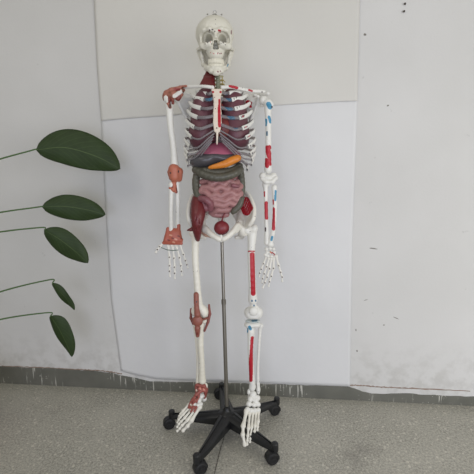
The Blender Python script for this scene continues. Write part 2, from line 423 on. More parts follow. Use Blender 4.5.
for ang in (99, 172, 244, 316, 28):
    a = math.radians(ang); d = np.array([math.cos(a), math.sin(a), 0]); s = np.array([-d[1], d[0], 0]); rings = []
    for q in np.linspace(0, 1, 12):
        r = .022+(RB-.022)*q; w = .032*(1-q)+.0145*q; zt_ = .102-.030*q-.004*math.sin(q*3.1); zb = .050+.002*q
        if q > .9: w *= .9
        prof = [(-w, zb), (-w, zt_-.012), (-w*.72, zt_-.003), (-w*.3, zt_), (-w*.22, zt_-.004), (w*.22, zt_-.004), (w*.3, zt_), (w*.72, zt_-.003), (w, zt_-.012), (w, zb), (w*.7, zb+.006), (-w*.7, zb+.006)]
        rings.append([BC+d*r+s*x+np.array([0, 0, z]) for x, z in prof])
    mb = MB(); mb.loft(rings); mb.lathe([(.013, .05), (.0145, .054), (.0145, .083), (.011, .087), (.004, .088)], BC+d*RB)
    leg = mb.build('leg', m_black, stand)
    # twin-wheel caster, swivelled a little
    ca = {99: .2, 172: .25, 244: math.pi+.45, 316: .3, 28: .3}[ang]; fd = np.array([math.cos(ca), math.sin(ca), 0]); ax = np.array([-fd[1], fd[0], 0])
    cc = BC+d*RB-fd*.013+np.array([0, 0, .0265])
    mb = MB(); mb.lathe([(.006, .03), (.007, .05)], BC+d*RB)
    hr = []
    for q in np.linspace(-.3, math.pi+.1, 14):
        c0 = cc+fd*.0285*math.cos(q)+np.array([0, 0, .0285*math.sin(q)]); c1 = cc+fd*.024*math.cos(q)+np.array([0, 0, .024*math.sin(q)])
        hr.append([c0-ax*.013, c0+ax*.013, c1+ax*.013, c1-ax*.013])
    mb.loft(hr); mb.lathe([(.012, -.005), (.012, .005)], cc, ax)
    cs = mb.build('caster', m_black, leg)
    for sg in (-1, 1):
        mb = MB(); mb.lathe([(.006, -.001), (.019, 0), (.0245, .003), (.0265, .007), (.0245, .0115), (.019, .013), (.017, .0105), (.008, .0105), (.007, .013), (.003, .0135)] if sg > 0 else
                            [(.003, -.0135), (.007, -.013), (.008, -.0105), (.017, -.0105), (.019, -.013), (.0245, -.0115), (.0265, -.007), (.0245, -.003), (.019, 0), (.006, .001)], cc+ax*sg*.003, ax)
        q = mb.build('wheel', m_rubber, None); c = ORG[q.name]
        q.parent = leg; q.location = Vector(c-ORG[leg.name])

# string on the floor
pa = spline([onfloor(x, y, .0012) for x, y in [(224.5, 434), (223, 441), (220, 451), (217.5, 461), (214.5, 474), (211, 490)]], 8)
tag(MB().tube(pa, .0011, 8).build('string', plain('dark_string', (52, 50, 48), .8), None), 'thin dark string lying on the floor in front of the stand', 'string')

# ------------------------------------------------------------------ skeleton
SK = thing('anatomical_skeleton', 'life-size white teaching skeleton with painted muscle marks, ligaments and plastic organs', 'skeleton model', (0, 0, 0), PSI)
# --- skull
S0 = P(215.4, 45.0, -.012)
rotS = Matrix.Rotation(math.radians(4), 3, 'Z') @ Matrix.Rotation(math.radians(10), 3, 'X')
def sk(x, y, z): return S0+np.array(rotS@Vector((x, y, z)))
f = Field()
f.ell(sk(-.001, .032, .041), (.076, .090, .062)).ell(sk(0, -.022, .046), (.060, .050, .044), .02)
f.ell(sk(0, -.030, -.016), (.046, .040, .044), .012).ell(sk(0, .03, -.005), (.060, .06, .035), .02)
f.ell(sk(0, -.054, -.046), (.027, .026, .022), .01)
for s in (-1, 1):
    f.chain([sk(s*.004, -.076, .031), sk(s*.022, -.078, .038), sk(s*.042, -.066, .036), sk(s*.055, -.048, .022)], [.007, .007, .007, .006], .008)
    f.chain([sk(s*.056, -.046, .024), sk(s*.055, -.050, 0), sk(s*.052, -.054, -.012)], [.0055, .005, .006], .005)
    f.chain([sk(s*.018, -.074, -.004), sk(s*.034, -.070, -.010), sk(s*.050, -.056, -.014), sk(s*.062, -.034, -.018), sk(s*.070, 0, -.017), sk(s*.069, .022, -.012)], [.006, .007, .009, .006, .004, .006], .006)
    f.chain([sk(s*.022, -.070, -.014), sk(s*.044, -.056, -.022)], [.009, .008], .01)
    f.chain([sk(s*.064, .03, -.02), sk(s*.060, .028, -.045)], [.011, .006], .006)
f.chain([sk(0, -.072, .032), sk(0, -.088, .008)], [.007, .0055], .006)
for s in (-1, 1):
    f.ell(sk(s*.033, -.070, .010), (.0230, .036, .0165), .004, True)
    f.ell(sk(s*.026, -.045, .010), (.014, .048, .012), .004, True)
    f.ell(sk(s*.090, -.030, .006), (.028, .030, .030), .012, True)
    f.ell(sk(s*.047, -.012, -.046), (.0145, .055, .022), .006, True)
    f.chain([sk(s*.0025, -.11, -.001), sk(s*.0025, -.035, -.001)], .0048, .003, True)
    f.chain([sk(s*.0052, -.11, -.023), sk(s*.0052, -.03, -.023)], .0060, .003, True); f.chain([sk(s*.004, -.11, -.012), sk(s*.004, -.03, -.012)], .0058, .003, True)
f.ell(sk(0, .062, -.030), (.058, .045, .048), .012)
D = (70, 55, 60)
def dots(lst, w, r=.0016, col=D): return [(P(x, y, w), P(x, y, w), r, col) for x, y in lst]
PUR = (120, 40, 62)
def pr(a, b, r, col):     # a painted stroke running through the thickness of the front surface
    return (a, b, r, col)
fr = -.085
st = [pr(sk(-.013+.001*i, -.09, .034), sk(-.013, -.06, .034), .0022, D) for i in (0,)]
st += [pr(sk(x, -.1, z), sk(x, -.05, z), r, c_) for x, z, r, c_ in [(-.022, .032, .0026, D), (-.003, .028, .0022, D), (-.010, .034, .0026, D), (.012, .032, .0035, RED), (.017, .031, .003, RED),
       (-.030, -.008, .0022, D), (.028, -.008, .0024, D), (.012, -.012, .0018, D), (-.016, -.012, .0018, D), (-.02, -.006, .0016, RED), (.02, -.0105, .0016, D), (-.008, -.045, .0018, RED), (.006, -.045, .0018, RED),
       (-.02, -.04, .0014, RED), (0.001, .072, .0016, D), (.0, .055, .0014, D), (.036, -.014, .0018, D), (-.04, -.012, .0018, D)]]
st += [(sk(.008, -.09, -.034), sk(.007, -.06, -.055), .0022, PUR), (sk(.014, -.09, -.036), sk(.016, -.06, -.052), .0022, PUR), (sk(.02, -.085, -.036), sk(.021, -.05, -.05), .002, PUR),
       (sk(-.012, -.09, -.038), sk(-.012, -.06, -.050), .0015, (190, 120, 120))]
st += [(sk(.064, -.04, .030), sk(.073, -.01, .008), .0065, PUR), (sk(.060, -.03, .040), sk(.064, -.02, .020), .006, PUR), (sk(.07, -.02, .012), sk(.073, -.0, -.006), .0045, PUR),
       (sk(-.074, -.01, .024), sk(-.074, 0, .018), .004, (90, 80, 110)), (sk(.069, 0, -.017), sk(.069, .005, -.017), .004, D)]
skull = build('skull', f, .0014, m_bone_clean, SK, (216, 213, 200), st, True)
# mandible
f = Field()
for s in (-1, 1):
    f.chain([sk(s*.062, .008, -.022), sk(s*.057, .008, -.045), sk(s*.050, -.002, -.070)], [.006, .006, .007], .006)
    f.chain([sk(s*.058, -.014, -.026), sk(s*.054, -.012, -.045), sk(s*.049, -.008, -.068)], [.004, .006, .007], .008)
    f.chain([sk(s*.049, -.002, -.072), sk(s*.037, -.034, -.088), sk(s*.019, -.060, -.101), sk(0, -.068, -.106)], [.008, .009, .010, .011], .007)
    f.chain([sk(s*.044, -.02, -.076), sk(s*.031, -.05, -.088), sk(s*.012, -.066, -.091), sk(0, -.069, -.092)], [.006, .0065, .0065, .0065], .005)
f.ell(sk(0, -.071, -.112), (.014, .009, .009), .006)
build('mandible', f, .0014, m_bone_clean, skull, (216, 213, 200), [(sk(.006, -.09, -.105), sk(.006, -.06, -.112), .003, PUR), (sk(.016, -.09, -.1), sk(.016, -.05, -.11), .0022, PUR), (sk(.044, -.05, -.085), sk(.05, -.02, -.07), .0035, (110, 150, 175)), (sk(-.012, -.1, -.108), sk(-.012, -.05, -.108), .0015, D)], True)
for nm, zz, y0, s_ in (('upper_teeth', -.071, -.072, 1), ('lower_teeth', -.0815, -.0705, -1)):
    f = Field()
    for i in range(14):
        a = (i-6.5)*.2; x = .0275*math.sin(a)*1.05; y = y0+.038*(1-math.cos(a)); w = .0034 if abs(i-6.5) < 3 else .0042
        f.chain([sk(x, y, zz+s_*.010), sk(x, y, zz), sk(x*1.0, y, zz-s_*.003)], [.0026, w, w*.85], .001)
    build(nm, f, .0011, m_bone_clean, skull, (224, 220, 204))
mb = MB(); c = sk(0, .02, .107)
mb.lathe([(.009, 0), (.009, .003), (.005, .004), (.004, .006)], c); th = np.linspace(-.5, 4.9, 20)
mb.tube([c+np.array([.006*math.cos(q), 0, .012+.006*math.sin(q)]) for q in th], .0014, 8, (0, 1, 0))
mb.build('hanging_hook', m_chrome, skull)
for sx in (-.028, .026):
    mb = MB(); mb.lathe([(.003, 0), (.003, .003), (.001, .004)], sk(sx, -.002, .1035)); mb.build('screw', m_chrome, skull)

# --- spine
sp_px = [(217.5, 74), (218, 80), (218.5, 87), (219, 100), (219.5, 120), (220, 140), (220.5, 158), (221, 175), (221.5, 190), (221.5, 200)]
sp_w = [.0, .005, .02, .05, .07, .07, .05, .03, .025, .04]
spc = spline([P(x, y, w) for (x, y), w in zip(sp_px, sp_w)], 20)
seg = np.concatenate([[0], np.cumsum(np.linalg.norm(np.diff(spc, axis=0), axis=1))]); L = seg[-1]
def at(s): return np.array([np.interp(s, seg, spc[:, j]) for j in range(3)])
hts = [.62]*7+list(np.linspace(.8, 1.1, 12))+list(np.linspace(1.2, 1.35, 5)); cum = np.concatenate([[0], np.cumsum(hts)])/sum(hts)*L
for i in range(24):
    c = at((cum[i]+cum[i+1])/2); hh = (cum[i+1]-cum[i])*.40; w = .0095 if i < 7 else .013+.0007*(i-7)
    f = Field(); f.ell(c, (w*1.05, w*.85, hh*1.25), .004).chain([c+(0, 0, -hh), c+(0, 0, hh)], w*.78, .003)
    f.chain([c+(0, w, 0), c+(0, w+.022, -.006-.5*hh*(i > 6))], [.005, .0035], .004)
    tw = .020 if i < 7 else .030
    for s in (-1, 1): f.chain([c+(0, w*.9, 0), c+(s*tw, w*1.2, .002)], [.005, .0035], .004)
    build('vertebra', f, .002, m_bone, SK, (176, 170, 138) if i < 7 else BONE)
    if i < 23:
        c2 = at(cum[i+1]); f = Field().ell(c2, (w*.95, w*.85, hh*.5), .002); build('intervertebral_disc', f, .0018, m_lig, SK, (120, 138, 118) if i < 7 else (150, 140, 130))
# nerves of the neck
for s in (-1, 1):
    f = Field()
    for i in range(5):
        c = at((cum[i+1]+cum[i+2])/2); f.chain([c+(s*.006, 0, 0), c+(s*.022, -.006, -.003), c+(s*.029, -.010, -.012)], [.0022, .002, .0015], .002)
    f.chain([at(cum[1])+(s*.018, -.008, 0), at(cum[6])+(s*.019, -.01, 0)], [.002, .002], .002)
    build('neck_nerve', f, .0012, m_lig, SK, (190, 168, 92))
# neck muscle
f = Field()
for q in np.linspace(0, 1, 6): f.chain([P(208.5+q*4, 69, .015), P(205.5+q*7, 77, -.004-.008*q), P(200.5+q*13, 86, -.02-.015*q)], [.005, .007, .006], .006)
f.chain([P(214, 73, .0), P(214, 80, -.014), P(214, 87, -.035)], [.003, .004, .004], .004)
o = build('neck_muscle', f, .0015, m_musc, SK)
# trachea
f = Field()
for i in range(9): c = P(217.8, 74+i*1.9, -.018-.002*i); f.ell(c, (.009, .008, .0032), .001)
f.chain([P(217.8, 73, -.016), P(218, 91, -.034)], .0072, .001)
build('trachea', f, .0014, m_lig, SK, (128, 132, 112))

# --- sternum
f = Field()
stc = [(216.9, 90, -.070), (217, 97, -.078), (217.2, 104, -.086), (217.3, 113, -.094), (217.3, 123, -.100), (217.2, 131, -.104)]
for (x0, y0, w0), (x1, y1, w1) in zip(stc, stc[1:]):
    i = stc.index((x0, y0, w0))
    for o_ in (-1, -.5, 0, .5, 1):
        wd = [4.4, 2.6, 2.3, 2.9, 3.0, 2.0]
        f.chain([P(x0+o_*wd[i], y0, w0), P(x1+o_*wd[i+1], y1, w1)], .0048, .004)
f.chain([P(217.2, 133, -.104), P(217, 144, -.100)], [.005, .0025], .003)
build('sternum', f, .0015, m_bone, SK, (226, 212, 198), [(P(219.3, 100, -.086), P(219.2, 108, -.092), .0045, RED), (P(219, 108, -.092), P(219.6, 126, -.104), .0062, RED), (P(213, 92, -.076), P(213, 92, -.066), .005, RED), (P(220.6, 92, -.076), P(220.6, 92, -.066), .005, RED), (P(216.8, 128, -.110), P(216.8, 128, -.1), .003, D)])

# --- ribs and cartilages
XC = P(219.8, 120, 0)[0]
lat = {-1: [196.5, 191.8, 189.2, 187.8, 186.8, 186, 185.2, 184.8, 185.2, 187, 193, 200],
       1: [243, 247, 250, 251.8, 253, 254, 254.8, 255, 254.6, 253, 247, 240]}
fe = {-1: [(206.5, 94), (204, 99.6), (201, 108.3), (197.5, 117.5), (194.5, 127.5), (191.5, 137.5), (189.5, 147), (188, 154.5), (187.2, 160), (188, 166), (194, 170), (203, 172)],
      1: [(229, 93), (231.5, 99.8), (234.5, 109), (239, 118), (242, 128.5), (245.5, 138), (248, 147), (250, 154.5), (251.5, 160), (251.5, 165), (247, 170), (239, 172)]}
fw = [-.055, -.068, -.078, -.084, -.086, -.084, -.078, -.07, -.06, -.045, .01, .04]
rise = [3, 6, 9, 11, 12.5, 13, 13.5, 13, 12.5, 12, 7, 5]
cin = [(92.5, -.070), (98.5, -.079), (107.5, -.088), (116, -.096), (124.5, -.101), (130, -.104), (133, -.104), (136, -.100), (139, -.098), (142, -.096)]
for s in (-1, 1):
    ends = []
    for i in range(12):
        ex, ey = fe[s][i]; lx = lat[s][i]; ly = ey-rise[i]*.62; w = fw[i]
        B = at((cum[7+i]+cum[8+i])/2)+(s*.022, .022, 0)
        Lp = P(lx, ly, .0 if i < 10 else .05); half = abs(Lp[0]-XC)
        PA = np.array([XC+s*half*.72, B[1]+.018, B[2]*.72+Lp[2]*.28]); E = P(ex, ey, w)
        if i < 10: AL = P(lx-s*(abs(lx-ex)*.30+.6), ey-rise[i]*.26, w*.62)
        pts = [B, PA, Lp]+([AL] if i < 10 else [])+[E]
        pa = spline(pts, 14); n = len(pa); u = np.linspace(0, 1, n)
        rh = .0060+.0026*np.clip((u-.45)/.4, 0, 1); rh[-1] *= .85
        V, Fc = sweep(pa, .0036, rh)
        strokes = []
        if s > 0 and 1 <= i <= 8: strokes += [(E+(s*.010, -.004, .004), E+(s*.010, 0, .004), .0030, (58, 48, 60)), (E+(s*.019, -.002, .008), E+(s*.019, .003, .008), .0026, (58, 48, 60))]
        if s > 0 and 3 <= i <= 5: strokes += [(E+(s*.015, -.004, .006), E+(s*.015, 0, .006), .003, RED)]
        mkmesh('rib', V, np.array([q for q in Fc if len(q) == 4]), m_bone, SK, colour(V, BONE, strokes))
        ends.append(E)
    for i in range(10):
        E = ends[i]; yy, ww = cin[i]; xin = 217+s*(5.2 if i == 0 else 3.6 if i < 5 else 2.5 if i < 7 else 2+1.2*(i-6))
        I = P(xin, yy, ww)
        if i < 4: M = P(xin*.5+fe[s][i][0]*.5, (yy+fe[s][i][1])/2+.8, (ww+fw[i])/2-.008); pts = [E, M, I]
        else:
            dy = [0, 0, 0, 0, 2, 3.5, 4, 3, 2.5, 2][i]
            M1 = P(xin*.33+fe[s][i][0]*.67, yy*.25+fe[s][i][1]*.75+dy, fw[i]-.012); M2 = P(xin*.72+fe[s][i][0]*.28, yy*.7+fe[s][i][1]*.3+dy*.5, ww*.75+fw[i]*.25-.004); pts = [E, M1, M2, I]
        pa = spline(pts, 12); V, Fc = sweep(pa, .0036, .0064 if i < 5 else .0036)
        strokes = []
        if s > 0 and i < 7: b = P(*[(228.5, 99), (229, 99.2), (229, 109), (231, 117.5), (234, 126), (234.5, 131), (235, 140)][i], fw[i]); strokes = [(b+(-.006, -.03, .001), b+(.008, .02, 0), .009, (62, 118, 150))]
        if s < 0 and i < 2: strokes = [(P(207, 99, -.1), P(210, 99, -.05), .009, (62, 118, 150))]
        mkmesh('costal_cartilage', V, np.array([q for q in Fc if len(q) == 4]), m_cart, SK, colour(V, (136, 130, 134), strokes))

# --- clavicles, scapulas, shoulder ligaments
build('clavicle', Field().chain(spline([P(212.5, 87.5, -.072), P(205, 86.5, -.07), (P(196, 86.5, -.045)), P(187, 87, -.02), P(178, 88.5, -.005)], 4), [.0075]+[.0058]*15+[.006], .003), .0016, m_bone, SK)
build('clavicle', Field().chain(spline([P(222.5, 87.5, -.072), P(231, 87, -.07), P(241, 89, -.045), P(252, 91, -.02), P(264, 91.5, -.005)], 4), [.0075]+[.0062]*15+[.006], .003), .0016, m_bone, SK, BONE,
      [(P(230, 86, -.08), P(239, 88.5, -.055), .006, RED), (P(249, 90, -.035), P(252, 91, -.026), .004, RED), (P(262, 92, -.02), P(262, 92, .0), .003, D)])
def scap(s, gx, gy, tipx, tipy, medx, medy, acx, acy, strokes=()):
    f = Field(); g = P(gx, gy, .02)
    rim = [P(gx-s*4, gy-5, .04), P(medx*.5+gx*.5, medy*.7+gy*.3-3, .06), P(medx, medy, .085), P(medx*.7+tipx*.3, (medy+tipy)/2, .09), P(tipx, tipy, .075)]
    f.chain(rim, [.005, .004, .004, .004, .006], .004); f.chain([P(tipx, tipy, .075), P(tipx*.4+gx*.6, tipy*.4+gy*.6, .045), g], [.006, .006, .009], .005)
    for q in np.linspace(0, 1, 14):
        k = q*4; i = min(3, int(k)); r = np.array(rim[i])*(1-(k-i))+np.array(rim[i+1])*(k-i); f.chain([g+(-s*.006, .012, -.004), r], [.005, .0022], .006)
    f.ell(g, (.012, .014, .018), .006)
    f.chain([P(medx, medy+3, .09), P(gx-s*6, gy-6, .075), P(acx, acy, .03)], [.004, .006, .0075], .005)
    f.chain([P(gx-s*5, gy-5, .02), P(gx-s*4, gy-6, -.01), P(gx-s*1, gy-4.5, -.022)], [.006, .0055, .006], .004)
    return build('scapula', f, .002, m_bone, SK, BONE, strokes)
scap(-1, 176, 98, 196, 136, 206, 98, 171, 89)
scap(1, 259, 101, 243, 138, 232, 99, 268, 93.5, [(P(248, 103, .02), P(251, 105, .09), .012, RED)])
f = Field()
for a, b, r in [((166, 93, -.012), (171, 90, -.02), .010), ((171, 90, -.02), (180, 88, -.022), .009), ((180, 87, -.022), (186, 86, -.03), .0055), ((167, 95, -.01), (168, 101, -.018), .012), ((170, 95, -.03), (176, 97, -.03), .010), ((176, 97, -.03), (180, 93, -.026), .008),
                ((168, 102, -.02), (170, 107, -.022), .008), ((179, 92, -.02), (184, 90, -.02), .006), ((172, 97, -.022), (173, 103, -.024), .007)]:
    f.cap(P(*a), P(*b), r, r*.85, .004)
f.ell(P(167.5, 97, -.012), (.021, .020, .024), .004); f.ell(P(173.5, 94, -.024), (.020, .014, .013), .004)
f.chain([P(174, 97, -.030), P(182.5, 90.5, -.040)], .0085, .003); f.chain([P(178, 98.5, -.03), P(181, 94, -.03)], .010, .004)
build('shoulder_ligament', f, .0014, m_lig, SK, (164, 104, 88), [(P(163, 95, -.03), P(162.5, 101, -.02), .006, (140, 84, 68)), (P(178.5, 96, -.04), P(178, 101, -.03), .011, LIGD), (P(168.5, 100, -.04), P(172, 102, -.04), .010, LIGD), (P(170, 93, -.03), P(171, 96, -.03), .006, (134, 84, 66)),
      (P(165.8, 97.5, -.03), P(166, 101, -.03), .0085, BONE), (P(174.5, 96, -.04), P(181, 91.5, -.04), .0085, BONE), (P(175, 89, -.04), P(179, 89.5, -.04), .006, (150, 66, 62)), (P(183, 88.5, -.03), P(184.5, 93, -.03), .007, (104, 58, 40)), (P(170, 105, -.03), P(170, 107, -.03), .005, (90, 60, 50))])

def longbone(name, a, b, r, ha=(), hb=(), mid=None, strokes=(), base=BONE, mat=None, h=.0018):
    f = Field(); pts = [P(*a)]+([P(*m) for m in mid] if mid else [])+[P(*b)]
    pa = spline(pts, 4); n = len(pa); rr = [r*(1+.35*abs(2*i/(n-1)-1)**3) for i in range(n)]
    f.chain(pa, rr, .003)
    for x, y, w, q in list(ha)+list(hb): f.ell(P(x, y, w), q if isinstance(q, tuple) else (q, q, q), .008)
    return build(name, f, h, mat or m_bone, SK, base, strokes)
# --- arms
longbone('humerus', (169, 101, -.005), (174.8, 168, -.005), .0125, [(171.5, 98, .002, .019), (167.5, 99, -.01, .013)], [(172, 170, -.005, .012), (178, 170, -.005, .012)], [(170.5, 125, -.008), (173.5, 148, -.006)])
longbone('humerus', (267.8, 106, -.005), (268, 170, -.005), .0115, [(263.5, 100.5, .0, .018), (268, 103, -.014, .016), (270.5, 105, -.008, .012)],
         [(262.5, 176, -.005, .014), (273.5, 176, 0, .014), (268, 178, -.01, (.022, .014, .013))], [(268.3, 125, -.008), (268.3, 148, -.006)],
         [(P(267, 148, -.03), P(269.5, 156, -.03), .011, RED), (P(269.4, 147, -.022), P(269.4, 148, -.022), .008, RED), (P(266.5, 160, -.022), P(267, 166, -.022), .0085, RED), (P(270, 158, -.022), P(270.3, 164, -.022), .0075, RED),
          (P(268.5, 104, -.036), P(270, 107, -.03), .010, BLUE), (P(269, 117, -.022), P(270.5, 122, -.02), .006, BLUE), (P(266, 120, -.022), P(265.7, 125, -.02), .0055, BLUE), (P(272, 107, -.02), P(272, 107, 0), .004, D), (P(267, 132, -.02), P(267, 135, -.02), .004, (90, 120, 140))])
f = Field()
for a, b, r in [((174, 169.5, -.012), (174.5, 177, -.014), .0235), ((179.2, 171.5, -.004), (178.8, 178.5, -.004), .0165), ((170.2, 172, -.004), (171.5, 178, -.004), .012), ((174, 182, -.012), (173.5, 190, -.016), .010), ((171, 188, -.014), (173, 189, -.016), .010), ((175, 186, -.01), (176.2, 192, -.012), .007)]:
    f.cap(P(*a), P(*b), r, r*.88, .006)
build('elbow_ligament', f, .0018, m_lig, SK, (182, 106, 84), [(P(170.5, 173, -.04), P(170.5, 173, -.01), .0035, D), (P(178.5, 171, -.04), P(178.5, 172, -.01), .003, D), (P(172, 186, -.03), P(172, 187, -.03), .0045, LIGD), (P(177, 188, -.03), P(177, 192, -.01), .004, LIGD)])
longbone('radius', (171.5, 186, -.012), (171.5, 236, -.006), .0088, [(171.5, 184, -.012, .010)], [(170.5, 236, -.006, (.014, .010, .010))], [(171, 210, -.012)])
longbone('ulna', (177.2, 184, .0), (178, 232, .0), .0088, [(176, 182, 0, .012)], [(178.2, 233, 0, .008)], [(178, 208, -.002)])
longbone('radius', (274.2, 189, -.008), (270, 244, -.006), .0084, [(274.2, 187, -.008, .0105)], [(270.5, 245, -.006, (.014, .010, .010))], [(274.8, 210, -.012), (273.3, 230, -.01)],
         [(P(273.5, 209, -.03), P(273.6, 229, -.028), .0068, RED), (P(275.6, 191, -.02), P(275.3, 200, -.022), .0045, BLUE), (P(273.2, 200, -.022), P(273.2, 204, -.022), .003, RED), (P(272.2, 237, -.02), P(271.5, 240, -.018), .005, BLUE)])
longbone('ulna', (265.5, 186, -.004), (266.8, 243, -.002), .0080, [(265.2, 184, -.002, .0125), (268, 183, -.006, .010)], [(266.8, 243, -.002, .007)], [(266, 210, -.006)],
         [(P(266.3, 203, -.02), P(266.6, 218, -.02), .0075, RED), (P(264.5, 192, -.016), P(264.5, 196, -.016), .003, RED), (P(265.5, 228, -.012), P(265.5, 231, -.012), .003, D)])
f = Field().chain([P(262, 179, -.012), P(266, 182, -.018), P(272, 182, -.018), P(276, 178, -.012)], .0085, .006)
build('elbow_joint', f, .0018, m_bone, SK)
# --- hands
def finger(parent, pts, w, r0, strokes=()):
    """metacarpal and phalanges: knobbed segments down the points"""
    f = Field(); n = len(pts); ws = w if isinstance(w, (list, tuple)) else [w]*n
    for i in range(n-1):
        a = P(*pts[i], ws[i]); b = P(*pts[i+1], ws[i+1]); r = 1.2*r0*(1-.11*i); g = .06 if i else .02
        a2 = a+(b-a)*g; b2 = b-(b-a)*g
        f.chain([a2, a2*.72+b2*.28, a2*.35+b2*.65, b2], [r*1.12, r*.66, r*.62, r*1.02], .001)
    V, Q = f.mesh(.0014)
    st = [(P(*p, ws[k])+(0, -.01, 0), P(*p, ws[k]), .0022, D) for k, p in enumerate(pts[1:-1])]
    return mkmesh('finger', V, Q, m_bone, parent, colour(V, (226, 224, 217), st+list(strokes)))
f = Field(); random.seed(5)
for x, y in [(164, 242), (167.5, 244), (171.5, 245), (175.5, 244.5), (179.5, 243), (166, 238.5), (170.5, 239.5), (175, 239.5), (179, 238.5)]: f.ell(P(x, y, -.004), (.0088, .008, .0072), .002)
handL = build('hand', f, .0016, m_bone, SK)
finger(handL, [(163.5, 243), (159.8, 246.5), (157.6, 249.5), (155.8, 252.5)], [-.006, -.014, -.018, -.022], .0058)
finger(handL, [(168.2, 246), (169.6, 257), (169.7, 265.5), (169.7, 271), (169.9, 276.5)], [-.006, -.012, -.016, -.018, -.018], .0056)
finger(handL, [(172.5, 247), (174.2, 258), (174.6, 267), (174.8, 273), (174.8, 278.5)], [-.006, -.012, -.014, -.014, -.012], .0056)
finger(handL, [(176.4, 246.5), (179.6, 257.5), (181, 265.5), (181.6, 271), (181.9, 275.5)], [-.006, -.010, -.012, -.012, -.01], .0054)
finger(handL, [(180, 245), (183.5, 254.5), (185.6, 260.5), (187, 264.5), (187.9, 268)], [-.004, -.006, -.008, -.01, -.01], .0048)
f = Field()
for a, b, r in [((166, 240, -.010), (181, 240, -.010), .009), ((168, 233, -.008), (166, 240, -.012), .010), ((178.6, 232, -.004), (180, 240, -.008), .010), ((173, 234, -.006), (174, 240, -.012), .011), ((178.5, 225.5, -.004), (178.5, 233, -.004), .0088), ((163.5, 243, -.010), (181.5, 243.5, -.010), .0065), ((168, 229, -.008), (167.5, 234, -.008), .0085)]:
    f.cap(P(*a), P(*b), r, r*.95, .006)
f.ell(P(172.8, 237.5, -.008), (.036, .014, .026), .006); f.ell(P(173.5, 233.5, -.008), (.024, .013, .024), .006); f.ell(P(172.8, 241, -.009), (.040, .010, .014), .005)
build('wrist_ligament', f, .0016, m_lig, handL, (172, 90, 72), [(P(x, y, -.03), P(x+1.5, y+.5, -.02), .0032, c_) for x, y, c_ in [(170, 235, (206, 150, 128)), (175, 239, (206, 150, 128)), (178, 236, LIGD), (168, 240, LIGD), (173, 242, (206, 150, 128)), (181, 238, LIGD), (172, 238, LIGD)]])
f = Field().chain([P(160.5, 247.2, -.016), P(167, 249.8, -.016), P(172.5, 250.6, -.014), P(178, 250, -.012)], .0016, .001)
build('hand_tendon', f, .001, m_lig, handL, (70, 96, 84))
f = Field()
for x, y in [(266.5, 249), (270, 248.5), (273.5, 249), (267, 252.5), (270.5, 252.5), (274.2, 252.5), (268, 256), (271.5, 256.5), (275, 256), (265.5, 255)]: f.ell(P(x, y, -.006), (.0078, .0075, .0075), .0015)
handR = build('hand', f, .0014, m_bone, SK, BONE, [(P(272, 253, -.03), P(274, 254.5, -.01), .004, RED), (P(270.5, 252, -.03), P(270.5, 252, -.01), .003, (200, 120, 70))])
finger(handR, [(276, 256), (278.6, 265.5), (280.6, 272), (282, 276.8), (282.3, 281.5)], [-.008, -.014, -.018, -.02, -.02], .0058)
finger(handR, [(273.6, 258.5), (273.4, 268), (271.2, 276), (269.5, 281.5), (268.5, 286.5)], [-.006, -.014, -.02, -.024, -.026], .0058)
finger(handR, [(271.2, 259), (269.6, 268.5), (267, 277), (264.8, 282.5), (262.8, 288)], [-.006, -.012, -.018, -.02, -.022], .0058)
finger(handR, [(268.8, 258.5), (266.6, 266.5), (264.2, 273.5), (262.6, 278.5), (262, 283)], [-.004, -.008, -.010, -.012, -.012], .0054)
finger(handR, [(266, 257), (263.6, 263.5), (261.2, 269), (259.7, 273), (259, 277)], [-.002, -.004, -.006, -.006, -.006], .0050)

# --- lungs, heart, abdominal organs
def organ(name, f, h, mat, parent=None): return build(name, f, h, mat, parent or SK)
for s in (-1, 1):
    f = Field(); cx = 204 if s < 0 else 234.5
    f.ell(P(cx, 121, -.006), (.054, .068, .118), .02).ell(P(cx-s*3, 103, -.004), (.036, .05, .06), .02).ell(P(cx+s*1.5, 136, -.006), (.056, .070, .066), .02)
    f.chain([P(cx-s*16, 118, -.09), P(cx+s*2, 124, -.10), P(cx+s*16, 134, -.06)], .0022, .003, True)
    f.ell(P(219, 160, -.01), (.115, .10, .072), .008, True)
    organ('lung', f, .003, m_lung)
f = Field(); f.ell(P(222.5, 127, -.050), (.036, .030, .044), .006, rot=Matrix.Rotation(-.5, 3, 'Y').to_quaternion()).chain([P(219, 120, -.05), P(218, 110, -.045), P(221, 106, -.035), P(224, 112, -.02)], .010, .006)
organ('heart', f, .0022, m_heart)
f = Field(); f.ell(P(218.6, 159, -.012), (.094, .070, .066), .01); f.ell(P(218.6, 190, -.012), (.16, .13, .134), .004, True)
f.ell(P(219, 166, .0), (.084, .072, .066), .004, True)
organ('diaphragm', f, .0025, m_diaph)
f = Field(); f.ell(P(206, 161, -.026), (.062, .062, .031), .02).ell(P(226, 159.5, -.030), (.062, .056, .027), .02).ell(P(197.5, 163, -.02), (.028, .05, .022), .015).ell(P(216, 158, -.026), (.05, .062, .020), .015)
f.chain([P(211, 154, -.095), P(210, 165, -.1)], .0015, .004, True)
organ('liver', f, .0022, m_liver)
f = Field(); f.chain(spline([P(209.5, 167.6, -.090), P(217, 166, -.094), P(225, 164, -.094), P(232, 160.5, -.088), P(238, 158, -.076)], 4), list(np.linspace(.0055, .0125, 9))+[.013, .0135, .014, .0135, .0135, .013, .013, .0125][:8], .005)
for i in range(10): f.ell(P(213+i*2.6, 166.6-i*.85, -.094), (.006+.0006*i, .006, .0065+.0006*i), .003)
organ('pancreas', f, .0018, m_panc)
